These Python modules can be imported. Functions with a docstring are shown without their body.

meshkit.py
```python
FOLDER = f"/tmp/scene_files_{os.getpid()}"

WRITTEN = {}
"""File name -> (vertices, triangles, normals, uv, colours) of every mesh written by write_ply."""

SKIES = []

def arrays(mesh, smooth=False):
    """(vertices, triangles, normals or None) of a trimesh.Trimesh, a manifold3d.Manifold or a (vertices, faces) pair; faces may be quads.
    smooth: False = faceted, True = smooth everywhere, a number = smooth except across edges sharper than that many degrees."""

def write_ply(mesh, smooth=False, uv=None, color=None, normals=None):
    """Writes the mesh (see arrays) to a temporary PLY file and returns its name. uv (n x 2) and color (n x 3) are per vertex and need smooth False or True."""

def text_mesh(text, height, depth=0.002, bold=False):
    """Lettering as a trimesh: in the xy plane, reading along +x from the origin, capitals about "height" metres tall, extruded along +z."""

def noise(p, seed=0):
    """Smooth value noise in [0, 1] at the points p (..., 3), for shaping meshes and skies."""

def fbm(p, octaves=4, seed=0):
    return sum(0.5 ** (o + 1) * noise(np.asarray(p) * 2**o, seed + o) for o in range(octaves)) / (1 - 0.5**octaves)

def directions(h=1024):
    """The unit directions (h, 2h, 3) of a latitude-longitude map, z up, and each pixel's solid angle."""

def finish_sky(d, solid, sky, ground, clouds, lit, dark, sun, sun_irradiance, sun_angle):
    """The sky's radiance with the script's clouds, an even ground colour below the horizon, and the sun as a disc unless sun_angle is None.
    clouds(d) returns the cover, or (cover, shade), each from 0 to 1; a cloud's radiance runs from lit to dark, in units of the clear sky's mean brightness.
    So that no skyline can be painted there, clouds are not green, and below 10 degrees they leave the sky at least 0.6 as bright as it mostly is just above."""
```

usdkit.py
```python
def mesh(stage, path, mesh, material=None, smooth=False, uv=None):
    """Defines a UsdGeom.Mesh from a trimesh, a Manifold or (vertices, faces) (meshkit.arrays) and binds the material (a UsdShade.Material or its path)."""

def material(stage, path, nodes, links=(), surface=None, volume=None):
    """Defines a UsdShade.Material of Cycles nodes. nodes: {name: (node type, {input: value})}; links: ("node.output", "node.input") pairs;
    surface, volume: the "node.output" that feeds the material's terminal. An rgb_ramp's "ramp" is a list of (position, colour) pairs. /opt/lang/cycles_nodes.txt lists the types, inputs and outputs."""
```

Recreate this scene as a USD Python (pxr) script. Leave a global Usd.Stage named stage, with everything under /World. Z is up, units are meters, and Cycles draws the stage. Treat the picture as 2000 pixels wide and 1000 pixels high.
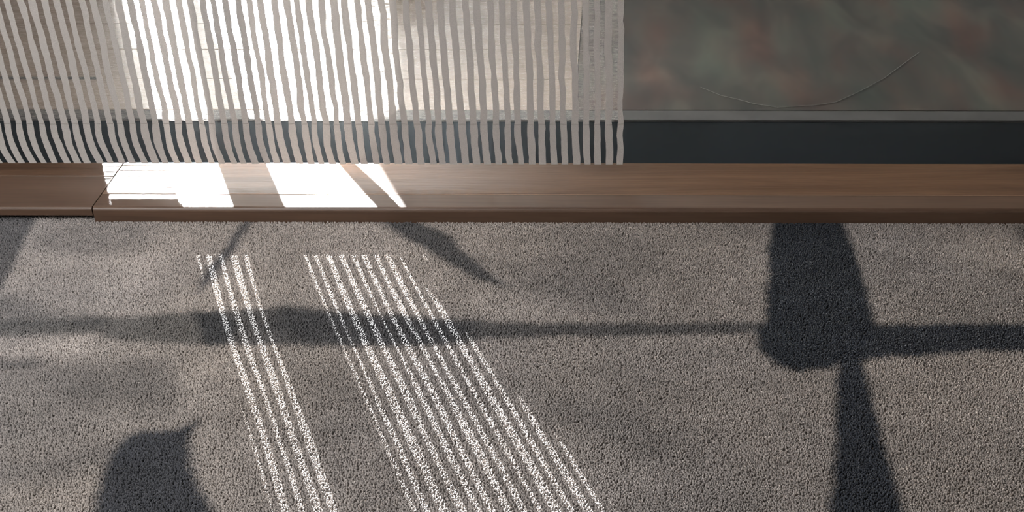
import math, random
import numpy as np, trimesh
from shapely.geometry import Polygon, Point
import shapely
import usdkit, meshkit
from pxr import Usd, UsdGeom, UsdLux, UsdShade, Gf, Sdf, Vt

stage = Usd.Stage.CreateInMemory()
UsdGeom.SetStageUpAxis(stage, "Z"); UsdGeom.SetStageMetersPerUnit(stage, 1.0)
UsdGeom.Xform.Define(stage, "/World"); UsdGeom.Scope.Define(stage, "/World/Looks")
rng = np.random.default_rng(11)

# ------------------------------------------------------------------ camera
F, CX, CY, HC, PITCH = 2458.0, 1210.0, 500.0, 1.4, math.radians(31.9)
ROLL = 0.12
cam = UsdGeom.Camera.Define(stage, "/World/camera")
cam.AddTranslateOp().Set(Gf.Vec3d(0, 0, HC))
cam.AddRotateXOp().Set(90 - math.degrees(PITCH))
cam.AddRotateZOp().Set(ROLL)
cam.CreateHorizontalApertureAttr(36.0)
cam.CreateFocalLengthAttr(36.0 * F / 2000)
cam.CreateHorizontalApertureOffsetAttr(-(CX - 1000) / 2000 * 36.0)
cam.CreateClippingRangeAttr((0.05, 500))
cam.CreateExposureAttr(0.22)
# ------------------------------------------------------------------ sky, sun, added room fill
AZ, EL = math.radians(23.9), math.radians(11.8)          # the sun stands left of the view and low
SUN = np.array([-math.sin(AZ) * math.cos(EL), math.cos(AZ) * math.cos(EL), math.sin(EL)])
SKY_STRENGTH, SUN_INTENSITY, ROOM_INTENSITY = 0.42, 24.0, 23.0
sky = usdkit.material(stage, "/World/Looks/sky", {
    "s": ("sky_texture", {"sky_type": "multiple_scattering", "sun_disc": False, "sun_elevation": EL, "sun_rotation": -AZ,
                          "air_density": 1.0, "aerosol_density": 6.0, "ozone_density": 1.0, "altitude": 50.0}),
    "b": ("background_shader", {"strength": SKY_STRENGTH}),
    "h": ("hsv", {"saturation": 0.18})}, [("s.color", "h.color"), ("h.color", "b.color")], surface="b.background")
dome = UsdLux.DomeLight.Define(stage, "/World/sky_light")
dome.CreateIntensityAttr(1.0)
UsdShade.MaterialBindingAPI.Apply(dome.GetPrim()).Bind(sky)
sun = UsdLux.DistantLight.Define(stage, "/World/sun_light")
sun.CreateIntensityAttr(SUN_INTENSITY); sun.CreateAngleAttr(0.15); sun.CreateNormalizeAttr(True); sun.CreateColorAttr(Gf.Vec3f(1.0, 0.985, 0.97))
sun.AddRotateZOp().Set(math.degrees(AZ)); sun.AddRotateXOp().Set(-(90 - math.degrees(EL)) )
room = UsdLux.RectLight.Define(stage, "/World/added_room_fill")  # unseen area light added to fill the room, no fixture
room.CreateWidthAttr(1.0); room.CreateHeightAttr(1.0); room.CreateIntensityAttr(ROOM_INTENSITY)
room.CreateColorAttr(Gf.Vec3f(0.97, 0.98, 0.99))
room.AddTranslateOp().Set(Gf.Vec3d(-1.75, 0.8, 2.1))

# ------------------------------------------------------------------ helpers
RX = np.array([1.0, 0, 0]); FW = np.array([0, math.cos(PITCH), -math.sin(PITCH)]); UP = np.array([0, math.sin(PITCH), math.cos(PITCH)])
def ray(u, v):
    return FW + RX * ((u - CX) / F) + UP * ((CY - v) / F)
def at_z(u, v, z):
    d = ray(u, v); return np.array([0, 0, HC]) + d * ((z - HC) / d[2])
def at_y(u, v, y):
    d = ray(u, v); return np.array([0, 0, HC]) + d * (y / d[1])
def to_sun(p, Y):
    """where the sun ray through p crosses the upright plane y = Y"""
    return np.asarray(p) + SUN * ((Y - p[1]) / SUN[1])

used = {}
def path_for(name, parent):
    base = (str(parent.GetPath()) if parent is not None else "/World") + "/" + name
    k = used.get(base, 0); used[base] = k + 1
    return base if k == 0 else f"{base}_{k:03d}"
def obj(name, mesh, mat, parent=None, smooth=False, **tags):
    m = usdkit.mesh(stage, path_for(name, parent), mesh, mat, smooth)
    tag(m.GetPrim(), **tags); return m.GetPrim()
def thing(name, loc=(0, 0, 0), **tags):
    x = UsdGeom.Xform.Define(stage, path_for(name, None)); x.AddTranslateOp().Set(Gf.Vec3d(*map(float, loc)))
    tag(x.GetPrim(), **tags); return x.GetPrim()
def tag(p, **tags):
    for k, v in tags.items():
        p.SetCustomDataByKey(k, v)
def box(x0, x1, y0, y1, z0, z1, bevel=0.0):
    if bevel <= 0:
        m = trimesh.creation.box((x1 - x0, y1 - y0, z1 - z0)); m.apply_translation(((x0 + x1) / 2, (y0 + y1) / 2, (z0 + z1) / 2)); return m
    # profile in yz with chamfered edges, extruded along x
    b = bevel
    pts = np.array([(y0 + b, z0), (y1 - b, z0), (y1, z0 + b), (y1, z1 - b), (y1 - b, z1), (y0 + b, z1), (y0, z1 - b), (y0, z0 + b)])
    v = np.vstack([np.c_[np.full(8, x0), pts], np.c_[np.full(8, x1), pts]])
    f = []
    for i in range(8):
        j = (i + 1) % 8; f += [(i, j, j + 8), (i, j + 8, i + 8)]
    for i in range(1, 7):
        f += [(0, i + 1, i), (8, 8 + i, 8 + i + 1)]
    m = trimesh.Trimesh(v, f, process=False); m.fix_normals(); return m
def tube(p0, p1, r0, r1=None, n=12):
    r1 = r0 if r1 is None else r1
    p0, p1 = np.asarray(p0, float), np.asarray(p1, float); d = p1 - p0; d /= np.linalg.norm(d)
    a = np.cross(d, [0, 0, 1] if abs(d[2]) < .9 else [1, 0, 0]); a /= np.linalg.norm(a); b = np.cross(d, a)
    t = np.linspace(0, 2 * math.pi, n, endpoint=False); c = np.outer(np.cos(t), a) + np.outer(np.sin(t), b)
    v = np.vstack([p0 + c * r0, p1 + c * r1, p0, p1]); f = []
    for i in range(n):
        j = (i + 1) % n; f += [(i, j, n + j), (i, n + j, n + i), (j, i, 2 * n), (n + i, n + j, 2 * n + 1)]
    m = trimesh.Trimesh(v, f, process=False); m.fix_normals(); return m

# ------------------------------------------------------------------ materials
def L(*c):                                               # 0..255 sRGB to linear
    c = np.array(c, float) / 255; return tuple(np.where(c < .04045, c / 12.92, ((c + .055) / 1.055) ** 2.4))
def wood(name, c0, c1, c2, rough=0.4, gx=1.2, gy=26, bump=0.15, dist=0.002, spec=0.5):
    return usdkit.material(stage, f"/World/Looks/{name}", {
        "g": ("geometry", {}),
        "m": ("mapping", {"mapping_type": "point", "scale": (gx, gy, gy)}),
        "n": ("noise_texture", {"scale": 1.0, "detail": 5.0, "roughness": 0.6, "distortion": 0.8}),
        "m2": ("mapping", {"mapping_type": "point", "scale": (gx * 5, gy * 9, gy * 9)}),
        "n2": ("noise_texture", {"scale": 1.0, "detail": 4.0, "roughness": 0.7}),
        "r": ("rgb_ramp", {"ramp": [(0.25, c0), (0.5, c1), (0.75, c2)]}),
        "r2": ("rgb_ramp", {"ramp": [(0.3, (.72, .7, .68)), (0.6, (1, 1, 1))]}),
        "x": ("mix", {"mix_type": "multiply", "fac": 0.7}),
        "bu": ("bump", {"strength": bump, "distance": dist}),
        "p": ("principled_bsdf", {"roughness": rough, "specular_ior_level": spec})},
        [("g.position", "m.vector"), ("m.vector", "n.vector"), ("n.fac", "r.fac"), ("g.position", "m2.vector"), ("m2.vector", "n2.vector"),
         ("n2.fac", "r2.fac"), ("r.color", "x.color1"), ("r2.color", "x.color2"), ("x.color", "p.base_color"),
         ("n2.fac", "bu.height"), ("bu.normal", "p.normal")], surface="p.BSDF")
def plain(name, c, rough=0.6, spec=0.5, noise=None, metallic=0.0):
    nodes = {"p": ("principled_bsdf", {"base_color": c, "roughness": rough, "specular_ior_level": spec, "metallic": metallic})}
    links = []
    if noise:
        nodes["g"] = ("geometry", {}); nodes["n"] = ("noise_texture", {"scale": noise, "detail": 4.0})
        nodes["r"] = ("rgb_ramp", {"ramp": [(0.3, tuple(x * .8 for x in c)), (0.7, tuple(min(1, x * 1.2) for x in c))]})
        links = [("g.position", "n.vector"), ("n.fac", "r.fac"), ("r.color", "p.base_color")]
    return usdkit.material(stage, f"/World/Looks/{name}", nodes, links, surface="p.BSDF")

M = {}
M["sill"] = wood("sill_wood", L(76, 56, 43), L(97, 73, 56), L(114, 88, 69), rough=0.30, gx=1.6, gy=24, bump=.3, spec=.36)
M["nosing"] = wood("nosing_wood", L(74, 55, 43), L(87, 66, 52), L(98, 75, 60), rough=0.46, gx=1.0, gy=14, bump=0.06)
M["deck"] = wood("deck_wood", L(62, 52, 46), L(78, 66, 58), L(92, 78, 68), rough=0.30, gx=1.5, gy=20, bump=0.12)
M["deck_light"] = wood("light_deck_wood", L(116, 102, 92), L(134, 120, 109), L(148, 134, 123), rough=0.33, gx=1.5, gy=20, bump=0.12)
M["fascia"] = plain("black_metal", (.046, .053, .059), rough=0.6, spec=0.3)
M["trim"] = plain("grey_trim", L(64, 63, 62), rough=0.6, noise=14)
M["slab"] = usdkit.material(stage, "/World/Looks/slab_painted_reflection", {  # blotches paint blurred reflections into the base colour
    "g": ("geometry", {}), "m": ("mapping", {"mapping_type": "point", "rotation": (0, 0, .35), "scale": (8.0, 3.0, 1.0)}),
    "n": ("noise_texture", {"scale": 1.0, "detail": 2.5, "roughness": 0.5, "distortion": 0.6}),
    "m2": ("mapping", {"mapping_type": "point", "location": (3.7, 9.1, 0), "rotation": (0, 0, -.25), "scale": (7.0, 2.6, 1.0)}),
    "n2": ("noise_texture", {"scale": 1.0, "detail": 2.0, "roughness": 0.5}),
    "r": ("rgb_ramp", {"ramp": [(0.3, L(55, 54, 52)), (0.5, L(69, 66, 62)), (0.7, L(84, 81, 74))]}),
    "r2": ("rgb_ramp", {"ramp": [(0.3, (1.25, .92, .88)), (0.5, (1, 1, 1)), (0.7, (.86, 1.03, 1.02))]}),
    "x": ("mix", {"mix_type": "multiply", "fac": 1.0}),
    "p": ("principled_bsdf", {"roughness": 0.4, "specular_ior_level": 0.18})},
    [("g.position", "m.vector"), ("m.vector", "n.vector"), ("g.position", "m2.vector"), ("m2.vector", "n2.vector"), ("n.fac", "r.fac"), ("n2.fac", "r2.fac"),
     ("r.color", "x.color1"), ("r2.color", "x.color2"), ("x.color", "p.base_color")], surface="p.BSDF")
M["scratch"] = plain("scratch_mark", L(112, 110, 106), rough=.8)
M["seam_highlight"] = plain("painted_seam_highlight", L(140, 114, 94), rough=.5)  # light wood tone standing in for an edge highlight
M["wall"] = plain("wall_paint", L(205, 200, 194), rough=0.9)
M["ceiling"] = plain("ceiling_paint", L(225, 222, 218), rough=0.9)
M["frame"] = plain("anthracite_frame", (.03, .032, .035), rough=0.5)
M["rail"] = plain("white_rail", L(215, 213, 210), rough=0.4)
M["cladding"] = wood("cladding_wood", L(110, 84, 68), L(128, 100, 82), L(142, 114, 96), rough=0.7, gx=8, gy=3)
M["fence"] = wood("fence_wood", L(78, 72, 66), L(92, 85, 78), L(104, 96, 88), rough=0.8, gx=8, gy=2)
M["post"] = wood("post_wood", L(108, 92, 80), L(122, 106, 92), L(134, 118, 104), rough=0.7, gx=8, gy=3)
M["house"] = plain("house_render", L(112, 98, 88), rough=0.9, noise=1.2)
M["bark"] = plain("bark", L(82, 70, 60), rough=0.9, noise=20)
M["grass"] = plain("lawn", L(78, 88, 58), rough=0.95, noise=6)
M["leaf"] = usdkit.material(stage, "/World/Looks/leaf", {
    "d": ("principled_bsdf", {"base_color": L(84, 78, 62), "roughness": 0.6}),
    "t": ("translucent_bsdf", {"color": L(92, 84, 60)}), "x": ("mix_closure", {"fac": 0.3})},
    [("d.BSDF", "x.closure1"), ("t.BSDF", "x.closure2")], surface="x.closure")
M["glass"] = usdkit.material(stage, "/World/Looks/window_glass", {
    "f": ("fresnel", {"IOR": 1.13}), "t": ("transparent_bsdf", {"color": (.93, .94, .94)}),
    "g": ("glossy_bsdf", {"color": (1, 1, 1), "roughness": 0.02}), "x": ("mix_closure", {})},
    [("f.fac", "x.fac"), ("t.BSDF", "x.closure1"), ("g.BSDF", "x.closure2")], surface="x.closure")
M["band"] = usdkit.material(stage, "/World/Looks/band_cloth", {
    "g": ("geometry", {}), "n": ("noise_texture", {"scale": 700.0, "detail": 2.0}),
    "r": ("rgb_ramp", {"ramp": [(0.3, L(172, 167, 163)), (0.7, L(192, 187, 183))]}),
    "b": ("bump", {"strength": 0.25, "distance": 0.0008}),
    "d": ("diffuse_bsdf", {}), "t": ("translucent_bsdf", {}), "x": ("mix_closure", {"fac": 0.12})},
    [("g.position", "n.vector"), ("n.fac", "r.fac"), ("r.color", "d.color"), ("r.color", "t.color"), ("n.fac", "b.height"), ("b.normal", "d.normal"),
     ("d.BSDF", "x.closure1"), ("t.BSDF", "x.closure2")], surface="x.closure")
M["voile"] = usdkit.material(stage, "/World/Looks/voile_cloth", {
    "g": ("geometry", {}), "m": ("mapping", {"mapping_type": "point", "scale": (60, 60, 420)}),
    "n": ("noise_texture", {"scale": 1.0, "detail": 3.0, "roughness": 0.7}),
    "a": ("map_range", {"from_min": 0.35, "from_max": 0.75, "to_min": 0.02, "to_max": 0.28, "clamp": True}),
    "c": ("transparent_bsdf", {"color": (1, 1, 1)}),
    "d": ("diffuse_bsdf", {"color": L(200, 195, 190)}), "t": ("translucent_bsdf", {"color": L(215, 210, 205)}),
    "x": ("mix_closure", {"fac": 0.5}), "y": ("mix_closure", {})},
    [("g.position", "m.vector"), ("m.vector", "n.vector"), ("n.fac", "a.value"), ("a.result", "y.fac"),
     ("d.BSDF", "x.closure1"), ("t.BSDF", "x.closure2"), ("c.BSDF", "y.closure1"), ("x.closure", "y.closure2")], surface="y.closure")
M["carpet"] = usdkit.material(stage, "/World/Looks/carpet_pile", {
    "a": ("attribute", {"attribute": "pile"}),
    "p": ("principled_bsdf", {"roughness": 0.95, "specular_ior_level": 0.1, "sheen_weight": 0.15, "sheen_roughness": 0.5})},
    [("a.color", "p.base_color")], surface="p.BSDF")

# ------------------------------------------------------------------ key places
ZS = 0.040                                               # top of the sill above the carpet
YF = at_z(CX, 436, 0.004)[1]                             # sill front
YB = at_z(CX, 320, ZS)[1]                                # sill back = glass
YN = at_z(CX, 380, ZS)[1]                                # seam between sill board and nosing
YC = YB - 0.059                                          # curtain
ZHEM = at_y(CX, 319.5, YC)[2]
ZTH = at_y(CX, 243, YC)[2]
YD = YB + 0.17                                           # deck edge beyond the gutter
ZD = at_y(CX, 234, YD)[2]
X0, X1, YR = -3.0, 2.6, -2.6                             # the room

# ------------------------------------------------------------------ carpet print (a woven pattern, in the carpet's own plane)
def carpet_poly(px):
    return Polygon([tuple(at_z(u, v, 0.0)[:2]) for u, v in px]).buffer(0)
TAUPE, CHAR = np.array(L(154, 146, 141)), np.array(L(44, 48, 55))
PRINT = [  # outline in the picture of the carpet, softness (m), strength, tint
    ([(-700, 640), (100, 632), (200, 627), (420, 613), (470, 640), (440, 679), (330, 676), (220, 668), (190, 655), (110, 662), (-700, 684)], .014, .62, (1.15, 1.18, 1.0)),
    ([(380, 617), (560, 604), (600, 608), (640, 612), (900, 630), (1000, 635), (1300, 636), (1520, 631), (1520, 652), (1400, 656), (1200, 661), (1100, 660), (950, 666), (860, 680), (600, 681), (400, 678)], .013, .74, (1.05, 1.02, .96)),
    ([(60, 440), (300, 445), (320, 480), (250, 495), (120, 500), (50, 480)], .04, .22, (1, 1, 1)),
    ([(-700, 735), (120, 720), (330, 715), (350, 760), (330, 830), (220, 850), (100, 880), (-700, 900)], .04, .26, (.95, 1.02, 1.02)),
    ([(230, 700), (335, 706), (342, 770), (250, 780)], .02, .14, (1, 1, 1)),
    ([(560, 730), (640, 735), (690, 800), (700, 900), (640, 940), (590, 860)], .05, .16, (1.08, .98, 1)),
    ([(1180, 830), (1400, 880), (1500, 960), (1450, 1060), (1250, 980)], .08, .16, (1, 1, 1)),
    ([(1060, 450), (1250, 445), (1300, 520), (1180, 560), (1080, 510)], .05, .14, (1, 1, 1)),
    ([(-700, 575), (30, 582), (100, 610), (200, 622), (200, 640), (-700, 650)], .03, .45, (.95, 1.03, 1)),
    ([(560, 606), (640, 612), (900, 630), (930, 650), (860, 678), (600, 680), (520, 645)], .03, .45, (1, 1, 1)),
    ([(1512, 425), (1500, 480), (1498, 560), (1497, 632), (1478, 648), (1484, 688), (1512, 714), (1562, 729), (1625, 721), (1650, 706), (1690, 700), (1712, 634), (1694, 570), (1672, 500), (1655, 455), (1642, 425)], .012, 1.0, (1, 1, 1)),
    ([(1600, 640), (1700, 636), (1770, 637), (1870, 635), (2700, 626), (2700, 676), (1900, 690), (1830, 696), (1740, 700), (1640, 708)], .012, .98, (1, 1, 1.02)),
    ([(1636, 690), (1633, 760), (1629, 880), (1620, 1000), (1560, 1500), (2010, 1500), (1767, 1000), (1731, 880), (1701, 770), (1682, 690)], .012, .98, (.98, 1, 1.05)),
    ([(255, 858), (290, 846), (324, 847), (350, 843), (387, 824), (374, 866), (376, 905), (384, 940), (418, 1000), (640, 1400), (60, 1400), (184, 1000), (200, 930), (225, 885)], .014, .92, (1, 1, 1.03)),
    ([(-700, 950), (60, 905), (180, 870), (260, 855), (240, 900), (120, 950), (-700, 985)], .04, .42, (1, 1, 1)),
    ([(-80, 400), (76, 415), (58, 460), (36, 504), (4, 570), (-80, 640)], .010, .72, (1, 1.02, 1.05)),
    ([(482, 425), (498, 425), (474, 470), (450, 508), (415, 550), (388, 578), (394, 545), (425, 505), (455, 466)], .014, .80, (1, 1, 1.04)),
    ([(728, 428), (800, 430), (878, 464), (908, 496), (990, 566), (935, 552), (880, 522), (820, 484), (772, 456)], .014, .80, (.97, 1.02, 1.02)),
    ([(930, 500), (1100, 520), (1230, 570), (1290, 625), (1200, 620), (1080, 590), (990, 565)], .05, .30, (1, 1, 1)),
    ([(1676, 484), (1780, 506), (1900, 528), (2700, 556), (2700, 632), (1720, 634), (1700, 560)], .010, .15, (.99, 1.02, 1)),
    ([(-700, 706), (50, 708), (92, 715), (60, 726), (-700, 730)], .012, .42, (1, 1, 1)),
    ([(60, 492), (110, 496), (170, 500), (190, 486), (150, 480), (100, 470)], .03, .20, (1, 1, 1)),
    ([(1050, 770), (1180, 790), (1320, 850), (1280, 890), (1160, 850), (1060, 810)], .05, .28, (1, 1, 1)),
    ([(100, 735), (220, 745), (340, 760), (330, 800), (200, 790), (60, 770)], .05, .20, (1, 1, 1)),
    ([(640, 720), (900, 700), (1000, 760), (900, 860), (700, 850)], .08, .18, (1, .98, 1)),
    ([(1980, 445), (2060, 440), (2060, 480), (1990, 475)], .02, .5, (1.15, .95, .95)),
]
PALE = [
    ([(210, 520), (300, 470), (330, 500), (290, 590), (200, 610)], .04, .13),
    ([(60, 680), (160, 660), (200, 690), (120, 705), (-20, 700)], .03, .15),
    ([(930, 575), (1040, 600), (1200, 628), (960, 628), (900, 600)], .03, .12),
    ([(345, 720), (430, 700), (450, 800), (360, 810)], .03, .10),
    ([(620, 450), (740, 450), (800, 500), (640, 510)], .05, .08),
    ([(1840, 440), (1960, 445), (1990, 520), (1860, 500)], .04, .10),
]
def carpet_colour(x, y):
    """albedo of the print at carpet points; the outlines are softened by the pile"""
    q = np.c_[x, y, np.zeros_like(x)]
    c = np.tile(TAUPE, (len(x), 1))
    big = meshkit.fbm(q * [3.2, 4.5, 1], 4, 5)[:, None] - .5
    mid = meshkit.fbm(q * [14, 22, 1] + 7.3, 3, 9)[:, None] - .5
    c = c * (1 + .38 * big + .42 * mid)
    hue = meshkit.fbm(q * 2.3 + 31.7, 3, 21)[:, None] - .5
    c = c * (1 + hue * np.array([.10, .02, -.12]))
    jx, jy = (meshkit.fbm(q * 26 + 3, 3, 3) - .5) * .012, (meshkit.fbm(q * 26 + 13, 3, 4) - .5) * .012
    fx, fy = x + jx + rng.normal(0, .0022, len(x)), y + jy + rng.normal(0, .0022, len(x))
    def cover(px, soft):
        P = carpet_poly(px); b = P.bounds; out = np.zeros(len(x))
        near = np.nonzero((fx > b[0] - soft) & (fx < b[2] + soft) & (fy > b[1] - soft) & (fy < b[3] + soft))[0]
        pts = shapely.points(fx[near], fy[near])
        d = shapely.distance(P.boundary, pts) * np.where(shapely.contains(P, pts), 1, -1)
        t = np.clip(d / (2 * soft) + .5, 0, 1); out[near] = t * t * (3 - 2 * t)
        return out[:, None]
    for px, soft, a in PALE:
        c = c * (1 + 1.7 * a * cover(px, soft))
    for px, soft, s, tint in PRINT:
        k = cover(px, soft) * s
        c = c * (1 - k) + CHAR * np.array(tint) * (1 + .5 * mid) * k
    return np.clip(c, .01, .9)

floor = thing("floor", kind="structure", label="grey taupe carpet with large charcoal abstract print", category="carpet")
def colour_primvar(prim, col):
    UsdGeom.PrimvarsAPI(prim).CreatePrimvar("pile", Sdf.ValueTypeNames.Color3fArray, "vertex").Set(Vt.Vec3fArray.FromNumpy(col.astype(np.float32)))
# backing, with the print carried on where the tufts end
gx, gy = np.meshgrid(np.linspace(X0, X1, 281), np.linspace(YR, YF + .1, 251))
v = np.c_[gx.ravel(), gy.ravel(), np.full(gx.size, .001)]
i = np.arange(gx.size).reshape(gx.shape); quads = np.stack([i[:-1, :-1], i[:-1, 1:], i[1:, 1:], i[1:, :-1]], -1).reshape(-1, 4)
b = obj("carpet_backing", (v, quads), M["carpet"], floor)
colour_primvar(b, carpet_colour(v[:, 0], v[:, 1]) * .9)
# the pile: a leaning tuft every 4 mm over the part of the floor in and around the picture
S = .0034
tx, ty = np.meshgrid(np.arange(-1.86, 1.42, S), np.arange(1.12, YF + .03, S))
tx[1::2] += S / 2
tx = tx.ravel() + rng.normal(0, S * .22, tx.size); ty = ty.ravel() + rng.normal(0, S * .22, ty.size)
n = tx.size
q = np.c_[tx, ty, np.zeros(n)]
lean = meshkit.fbm(q * [9, 9, 1], 3, 40) * 5 * math.pi
lx, ly = np.cos(lean) * .0006 + rng.normal(0, .0011, n), np.sin(lean) * .0006 + rng.normal(0, .0011, n)
hgt = .0090 + (meshkit.fbm(q * [90, 120, 1], 2, 44) - .5) * .0013 + rng.normal(0, .0003, n)
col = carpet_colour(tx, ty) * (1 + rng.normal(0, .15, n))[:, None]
ang = rng.uniform(0, 2 * math.pi, n)
V = []
for rad, zf in ((.0025, .70), (.0016, 1.0)):
    for k in range(3):
        a = ang + k * math.pi * 2 / 3
        V.append(np.c_[tx + lx * zf + np.cos(a) * rad, ty + ly * zf + np.sin(a) * rad, hgt * zf - .003])
V = np.stack(V, 1)
Ft = np.array([t for k in range(3) for j in [(k + 1) % 3] for t in ((k, j, 3 + j), (k, 3 + j, 3 + k))] + [(3, 4, 5)])
faces = (np.arange(n)[:, None, None] * 6 + Ft[None]).reshape(-1, 3)
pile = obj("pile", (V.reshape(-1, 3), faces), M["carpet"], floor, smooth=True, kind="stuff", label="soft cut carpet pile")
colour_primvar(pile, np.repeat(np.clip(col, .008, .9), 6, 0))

# ------------------------------------------------------------------ room shell
obj("ceiling", box(X0, X1, YR, YB, 2.5, 2.6), M["ceiling"], kind="structure")
obj("wall_left", box(X0 - .1, X0, YR, YB, -.01, 2.5), M["wall"], kind="structure")
obj("wall_right", box(X1, X1 + .1, YR, YB, -.01, 2.5), M["wall"], kind="structure")
obj("wall_back", box(X0, X1, YR - .1, YR, -.01, 2.5), M["wall"], kind="structure")
WX0, WX1, WZ = -2.4, 1.08, 2.2                             # window opening
wf = thing("wall_front", kind="structure")
obj("wall_panel", box(X0, WX0, YB, YB + .12, -.1, 2.5), M["wall"], wf)
obj("wall_panel", box(WX1, X1, YB, YB + .12, -.1, 2.5), M["wall"], wf)
obj("lintel", box(WX0, WX1, YB, YB + .12, WZ, 2.5), M["wall"], wf)
win = thing("window_1", kind="structure", label="wide clear floor-level window behind the sill and curtain", category="window")
obj("glass_pane", box(WX0 + .05, WX1 - .05, YB + .012, YB + .018, -.08, WZ - .05), M["glass"], win)
obj("side_frame", box(WX0, WX0 + .05, YB, YB + .06, -.08, WZ), M["frame"], win)
obj("side_frame", box(WX1 - .05, WX1, YB, YB + .06, -.08, WZ), M["frame"], win)
obj("head_frame", box(WX0 + .05, WX1 - .05, YB, YB + .06, WZ - .05, WZ), M["frame"], win)

# ------------------------------------------------------------------ wooden sill
XJ = (at_z(236, 318, ZS)[0] + at_z(192, 400, ZS)[0]) / 2
sill = thing("window_sill", (0, 0, 0), kind="structure", label="low brown wooden window sill lying between carpet and glass, partly in white sunlight", category="sill")
YE = at_z(CX, 407, ZS)[1]
def nose(x0, x1, y0, y1, z0, z1, r):
    """a board with a rounded front top arris"""
    t = np.linspace(math.pi, math.pi / 2, 6)
    pts = [(y1, z0), (y1, z1)] + [(y0 + r + r * math.cos(a), z1 - r + r * math.sin(a)) for a in t[::-1]] + [(y0, z0)]
    m = trimesh.creation.extrude_polygon(Polygon(pts), x1 - x0, engine="earcut")
    m.apply_transform(np.array([[0, 0, 1, x0], [1, 0, 0, 0], [0, 1, 0, 0], [0, 0, 0, 1.0]])); m.fix_normals(); return m
obj("sill_board", box(XJ + .001, WX1, YN + .0009, YB + .004, .006, ZS, .0012), M["sill"], sill)
obj("nosing", nose(XJ + .001, WX1, YF, YN - .0009, .002, ZS - .0004, .009), M["nosing"], sill)
obj("painted_seam_highlight", box(XJ + .001, WX1, YN - .0009, YN + .0009, .006, ZS + .0001), M["seam_highlight"], sill)  # pale strip painting the lit edge along the seam
obj("sill_board", box(WX0, XJ - .003, at_z(60, 345, ZS)[1], YB + .004, .010, ZS - .001, .0012), M["sill"], sill)
obj("nosing", nose(WX0, XJ - .003, YF + .004, at_z(60, 345, ZS)[1] - .0012, .019, ZS - .002, .008), M["nosing"], sill)

# ------------------------------------------------------------------ curtain of opaque bands on sheer voile
curtain = thing("striped_curtain", (0, 0, 0), label="sheer curtain of narrow off-white vertical bands hanging before the glass at left", category="curtain")
XR = at_y(1219, 300, YC)[0]
PITCH_B = 21.9 / F * (YC * math.cos(PITCH) + (HC - .1) * math.sin(PITCH))
ZT = 2.28
zz = np.concatenate([np.linspace(ZHEM, .62, 64), np.linspace(.64, ZT, 40)])
def drape(x, z):
    """how far the cloth stands off its plane and how far it slips sideways"""
    h = np.clip((ZTH - z) / (ZTH - ZHEM), 0, 1)
    left = np.clip((XR - x) / 1.3, 0, 1)
    off = .006 * np.sin(x * 7 + 1.5) * np.clip((z - .1) / .5, 0, 1) - .004 * h * h
    side = left * (.010 * (h * h) - .004 * np.sin(h * math.pi))
    return side, off
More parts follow.
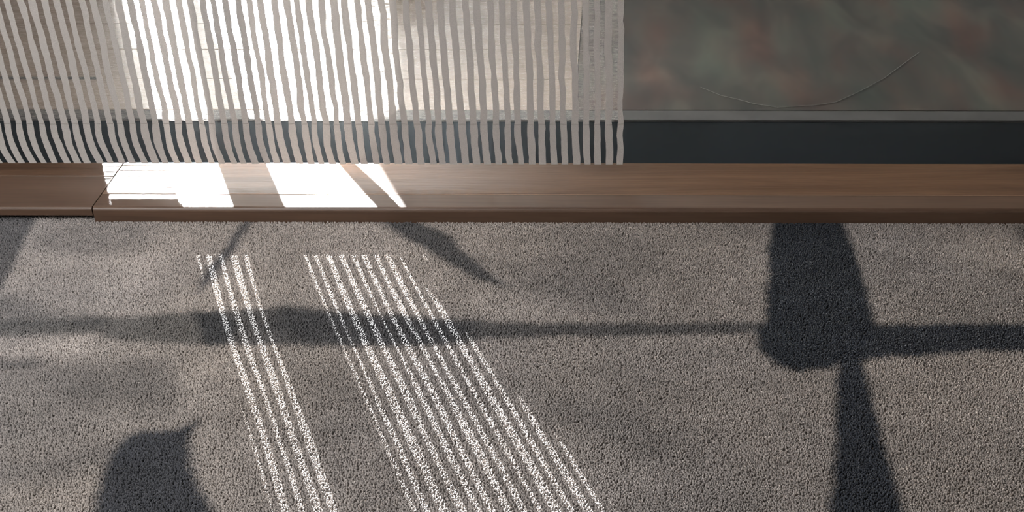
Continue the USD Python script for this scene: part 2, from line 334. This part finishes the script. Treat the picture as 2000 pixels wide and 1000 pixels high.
def strip(xl, xr, zs, thick):
    """a thin closed ribbon between two wavy edges"""
    xm = (xl + xr) / 2
    s, o = drape(xm, zs)
    n = len(zs); y = YC + o
    v = np.vstack([np.c_[xl + s, y - thick / 2, zs], np.c_[xr + s, y - thick / 2, zs], np.c_[xl + s, y + thick / 2, zs], np.c_[xr + s, y + thick / 2, zs]])
    k = np.arange(n - 1); a, b, c, d = k, k + n, k + 2 * n, k + 3 * n
    q = np.vstack([np.c_[a, b, b + 1, a + 1], np.c_[d, c, c + 1, d + 1], np.c_[c, a, a + 1, c + 1], np.c_[b, d, d + 1, b + 1],
                   [[0, 2 * n, 3 * n, n]], [[n - 1, 2 * n - 1, 4 * n - 1, 3 * n - 1]]])
    return v, q
NB = 78
edges = []
for k in range(NB):
    xc = XR - .0075 - k * PITCH_B + rng.normal(0, .0012)
    w = .0137 + rng.normal(0, .0010)
    wob = np.array([(meshkit.fbm(np.c_[zz * f_, np.full(len(zz), k * 3.1 + s_), np.zeros(len(zz))], 3, k + s_) - .5) for f_, s_ in ((14, 0), (34, 50), (34, 90))])
    xl = xc - w / 2 + wob[0] * .007 + wob[1] * .0042
    xr = xc + w / 2 + wob[0] * .007 + wob[2] * .0042
    hemw = .0007 * np.clip((ZTH + .006 - zz) / .012, 0, 1)
    xl, xr = xl - hemw, xr + hemw
    edges.append((xl, xr))
    obj("band", strip(xl, xr, zz, .0008), M["band"], curtain, smooth=40)
up = zz >= ZTH - .002
vv, qq, base = [], [], 0
for k in range(NB - 1):
    a, b = edges[k + 1][1][up] - .0005, edges[k][0][up] + .0005
    s, o = drape((a + b) / 2, zz[up]); m = up.sum()
    vv += [np.c_[a + s, YC + o, zz[up]], np.c_[b + s, YC + o, zz[up]]]
    i = np.arange(m - 1) + base; qq.append(np.c_[i, i + m, i + m + 1, i + 1]); base += 2 * m
obj("voile", (np.vstack(vv), np.vstack(qq)), M["voile"], curtain, smooth=True, label="sheer see-through weave between the bands")
th = []
for k in range(NB):                                       # the stitched line of the hem
    j = np.argmin(abs(zz - ZTH)); s, o = drape((edges[k][0][j] + edges[k][1][j]) / 2, zz[j])
    th.append(tube((edges[k][0][j] + s, YC + o - .0006, ZTH + rng.normal(0, .0006)), (edges[k][1][j] + s, YC + o - .0006, ZTH + rng.normal(0, .0006)), .0006, n=6))
obj("hem_stitching", trimesh.util.concatenate(th), plain("stitch_thread", L(150, 144, 138), rough=.9), curtain)
rail = thing("curtain_rail", (0, 0, 0), label="slim white curtain rail above the window", category="curtain rail")
obj("rail_bar", box(WX0, WX1, YC - .012, YC + .012, ZT, ZT + .025), M["rail"], rail)
for x in (-2.2, -.6, .95):
    obj("bracket", box(x - .012, x + .012, YC + .012, YB, ZT + .002, ZT + .022), M["rail"], rail)

# ------------------------------------------------------------------ terrace
deck = thing("terrace_deck", (0, 0, 0), label="brown wooden terrace deck outside the window, glaring white in the sun", category="deck")
XS = at_z(1128, 120, ZD)[0]
XB = at_z(222, 120, ZD)[0]
cuts = [YD + .055] + [at_z(CX, v_, ZD)[1] for v_ in (155, 98, 48, 3)]
while cuts[-1] < YB + 2.6:
    cuts.append(cuts[-1] + .2)
for a, b in zip(cuts[:-1], cuts[1:]):
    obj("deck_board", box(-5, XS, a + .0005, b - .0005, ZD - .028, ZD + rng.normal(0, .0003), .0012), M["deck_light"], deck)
ys = cuts[1]
obj("board_gap_strip", box(-5, XB, ys - .007, ys + .007, ZD - .01, ZD + .0008), M["fascia"], deck, label="dark narrow strip standing in for the gap between the boards")  # dark strip laid in to imitate an open gap between boards
terr = thing("stone_slab", (0, 0, 0), kind="structure", label="smooth dark grey stone slab with blurred reflections painted into its colour, outside the uncovered glass at right", category="slab")
obj("slab_top", box(XS + .003, 3.5, cuts[0] + .002, cuts[-1], ZD - .03, ZD, .001), M["slab"], terr)
sp = [at_z(u, v, ZD + .0012) for u, v in ((1368, 170), (1408, 186), (1440, 193), (1472, 202), (1518, 209), (1587, 205), (1633, 198), (1679, 177), (1725, 152), (1794, 101))]
obj("scratch", trimesh.util.concatenate([tube(a, b, .0007, n=5) for a, b in zip(sp[:-1], sp[1:])]), M["scratch"], terr, label="faint pale curved scratch")
obj("edge_trim", box(-5, 3.5, YD - .002, YD + .05, ZD - .005, ZD + .0015, .001), M["trim"], deck, label="pale grey trim along the deck edge")
obj("fascia", box(-5, 3.5, YD, YD + .02, -.3, ZD - .006), M["fascia"], deck, label="black metal face under the deck edge")
obj("joist_bed", box(-5, 3.5, YD + .021, cuts[-1], -.3, ZD - .031), M["fascia"], deck)
obj("gutter", box(-5, 3.5, YB + .001, YD - .001, -.32, -.25), M["fascia"], kind="structure")
g = obj("ground", box(-40, 40, cuts[-1] + .01, 60, -.3, -.02), M["grass"], kind="structure")

# unseen objects added to block and shape the sunlight
def u_at(u, v=407):
    return at_z(u, v, ZS)
YW = YB + 1.75
xl = to_sun(u_at(350), YW)[0]
screen = thing("added_sun_screen", (0, 0, 0), label="tall brown plank screen added out of view to block the sun at left", category="screen")  # added screen, its edge cuts off the sun at left
zl, zh = to_sun(at_z(250, 318, ZS), YW)[2] - .004, to_sun(at_z(250, 404, ZS), YW)[2]
PW = .158
for k in range(20):
    a, b = xl - (k + 1) * PW + .003, xl - k * PW
    if k < 1:
        obj("plank", box(a, b, YW, YW + .022, ZD + .002, zl), M["cladding"], screen)
        obj("plank", box(a, b, YW, YW + .022, zh, 2.3), M["cladding"], screen)
    else:
        obj("plank", box(a, b, YW, YW + .022, ZD + .002, 2.3), M["cladding"], screen)
for k in range(int((zh - zl) / .006)):  # slats added so only part of the sun reaches the sill
    obj("sun_filter_slat", box(xl - PW, xl, YW + .006, YW + .010, zl + k * .006 + .0015, zl + k * .006 + .0062), M["cladding"], screen)
for z in (.7, 1.4, 2.1):
    obj("batten", box(xl - 3.2, xl - .02, YW + .022, YW + .05, z, z + .06), M["cladding"], screen)
YP = YB + 2.2
p0, p1 = to_sun(u_at(455), YP)[0], to_sun(u_at(527), YP)[0]
post = thing("pergola", (0, 0, 0), label="wooden pergola added out of view, its square post and board roof blocking sun and sky", category="pergola")
obj("post_shaft", box(p0, p1, YP, YP + .08, ZD + .032, 2.339), M["post"], post)
obj("post_foot", box(p0 - .01, p1 + .01, YP - .01, YP + .09, ZD + .002, ZD + .032), M["fascia"], post)
for k in range(20):  # roof added to hold back sky light from carpet and sill
    y0 = YB + .14 + k * .17
    obj("added_roof_board", box(-5, 3.5, y0, y0 + .166, 2.46, 2.49), M["post"], post)
obj("beam", box(-5, 3.5, YP - .01, YP + .09, 2.34, 2.459), M["post"], post)
obj("beam", box(-5, 3.5, YB + 3.3, YB + 3.4, 2.34, 2.459), M["post"], post)
for x in (-4.9, 3.3):
    obj("corner_post", box(x, x + .1, YB + 3.3, YB + 3.4, -.02, 2.339), M["post"], post)
# added bare shrub: its branch is shaped to shade a bar on the sill
YK = YB + 1.35
A = [to_sun(at_z(u, v_, ZS), YK) for u, v_ in ((660, 320), (690, 320), (782, 407), (738, 405))]
lo, hi = (A[0] + A[1]) / 2, (A[2] + A[3]) / 2
dirn = (hi - lo) / np.linalg.norm(hi - lo)
tip, top = lo - dirn * .03, hi + dirn * .35 + np.array([0, 0, .04])
nrm = abs(dirn[2])
shrub = thing("added_shrub", (0, 0, 0), label="leafless shrub added out of view, its drooping branch shaped to shade the sill", category="shrub")
foot = np.array([top[0] + .22, YK, ZD + .012])
obj("branch", trimesh.util.concatenate([tube(tip, lo, .008, .0135 * 1.0, 12), tube(lo, hi, .0135, .0185, 12), tube(hi, top, .0185, .022, 12)]), M["bark"], shrub, smooth=40)
obj("stem", trimesh.util.concatenate([tube(foot, (top + foot) / 2 + [.05, 0, .1], .03, .026), tube((top + foot) / 2 + [.05, 0, .1], top, .026, .022)]), M["bark"], shrub, smooth=40)
obj("pot", tube((foot[0], YK, ZD + .001), (foot[0], YK, ZD + .2), .12, .15, 28), M["house"], shrub, smooth=40)
# fence added far beyond to cut off the sun at right
YQ = YB + 6.0
f0 = to_sun(u_at(788), YQ); f1 = to_sun(at_z(1088, 832, 0), YQ)
hb = to_sun(at_z(1060, 822, 0), YQ)[2]; ht = 2.05
fence = thing("added_fence", (0, 0, 0), label="grey board fence added out of view beyond the terrace to block the sun", category="fence")
obj("fence_board", box(f0[0], f1[0] - .004, YQ, YQ + .02, -.02, hb), M["fence"], fence)
for k in range(60):
    obj("fence_board", box(f1[0] + k * .15, f1[0] + k * .15 + .149, YQ, YQ + .02, -.02, ht), M["fence"], fence)
obj("fence_rail", box(f1[0], f1[0] + 9, YQ + .02, YQ + .06, .4, .48), M["fence"], fence)
obj("fence_rail", box(f1[0], f1[0] + 9, YQ + .02, YQ + .06, 1.6, 1.68), M["fence"], fence)
# house added beyond the fence to block sun and sky
YH = YB + 14.0
hx = to_sun(u_at(850), YH)[0]; HH = 4.7
house = thing("added_house", (0, 0, 0), kind="structure", label="dark brown rendered house added out of view to block sun and sky", category="house")
obj("house_wall", box(hx, hx + 26, YH, YH + 6, -.02, HH), M["house"], house)
obj("roof_edge", box(hx - .05, hx + 26.1, YH - .15, YH + 6.1, HH, HH + .15), M["fence"], house)
obj("house_wing", box(-2.0, hx + 26, YH + .6, YH + 6, HH + .15, 10.5), M["house"], house)
for k in range(6):
    obj("window", box(hx + 1.6 + k * 4, hx + 3.0 + k * 4, YH - .02, YH + .02, 1.2, 2.6), M["frame"], house)
# trees behind the fence
def tree(x, y, h, r, label, seed):
    t = thing("tree", (x, y, -.02), label=label, category="tree")
    g = np.random.default_rng(seed)
    obj("trunk", tube((0, 0, 0), (.1, 0, h * .75), .16, .07, 12), M["bark"], t, smooth=40)
    m = 5200
    c = g.normal(size=(m, 3)); c /= np.linalg.norm(c, axis=1)[:, None]
    c *= (g.uniform(.15, 1, m) ** .4)[:, None]
    c = c * [r, r, h * .42] * (.8 + .4 * meshkit.fbm(c * 2 + seed, 3, seed))[:, None] + [0, 0, h * .60]
    a = g.normal(size=(m, 3)); a /= np.linalg.norm(a, axis=1)[:, None]
    b = np.cross(a, g.normal(size=(m, 3))); b /= np.linalg.norm(b, axis=1)[:, None]
    s = g.uniform(.12, .24, m)[:, None]
    v = np.stack([c - a * s, c + b * s * .5, c + a * s, c - b * s * .5], 1).reshape(-1, 3)
    obj("foliage", (v, np.arange(4 * m).reshape(-1, 4)), M["leaf"], t, kind="stuff")
tree(2.2, YQ + 3.2, 7.0, 2.0, "dense tree behind the fence straight ahead of the window", 3)
tree(7.6, YQ + 3.4, 8.0, 2.2, "taller dense tree behind the right end of the fence", 5)

for name_, label_, cat_ in (("ceiling", "plain off-white room ceiling", "ceiling"), ("wall_left", "plain off-white wall left of the window", "wall"),
                            ("wall_right", "plain off-white wall right of the window", "wall"), ("wall_back", "plain off-white wall facing the window", "wall"),
                            ("wall_front", "off-white wall around the wide window", "wall"), ("gutter", "dark gutter floor between glass and deck edge", "gutter"),
                            ("ground", "green lawn beyond the terrace deck", "lawn")):
    tag(stage.GetPrimAtPath("/World/" + name_), label=label_, category=cat_)
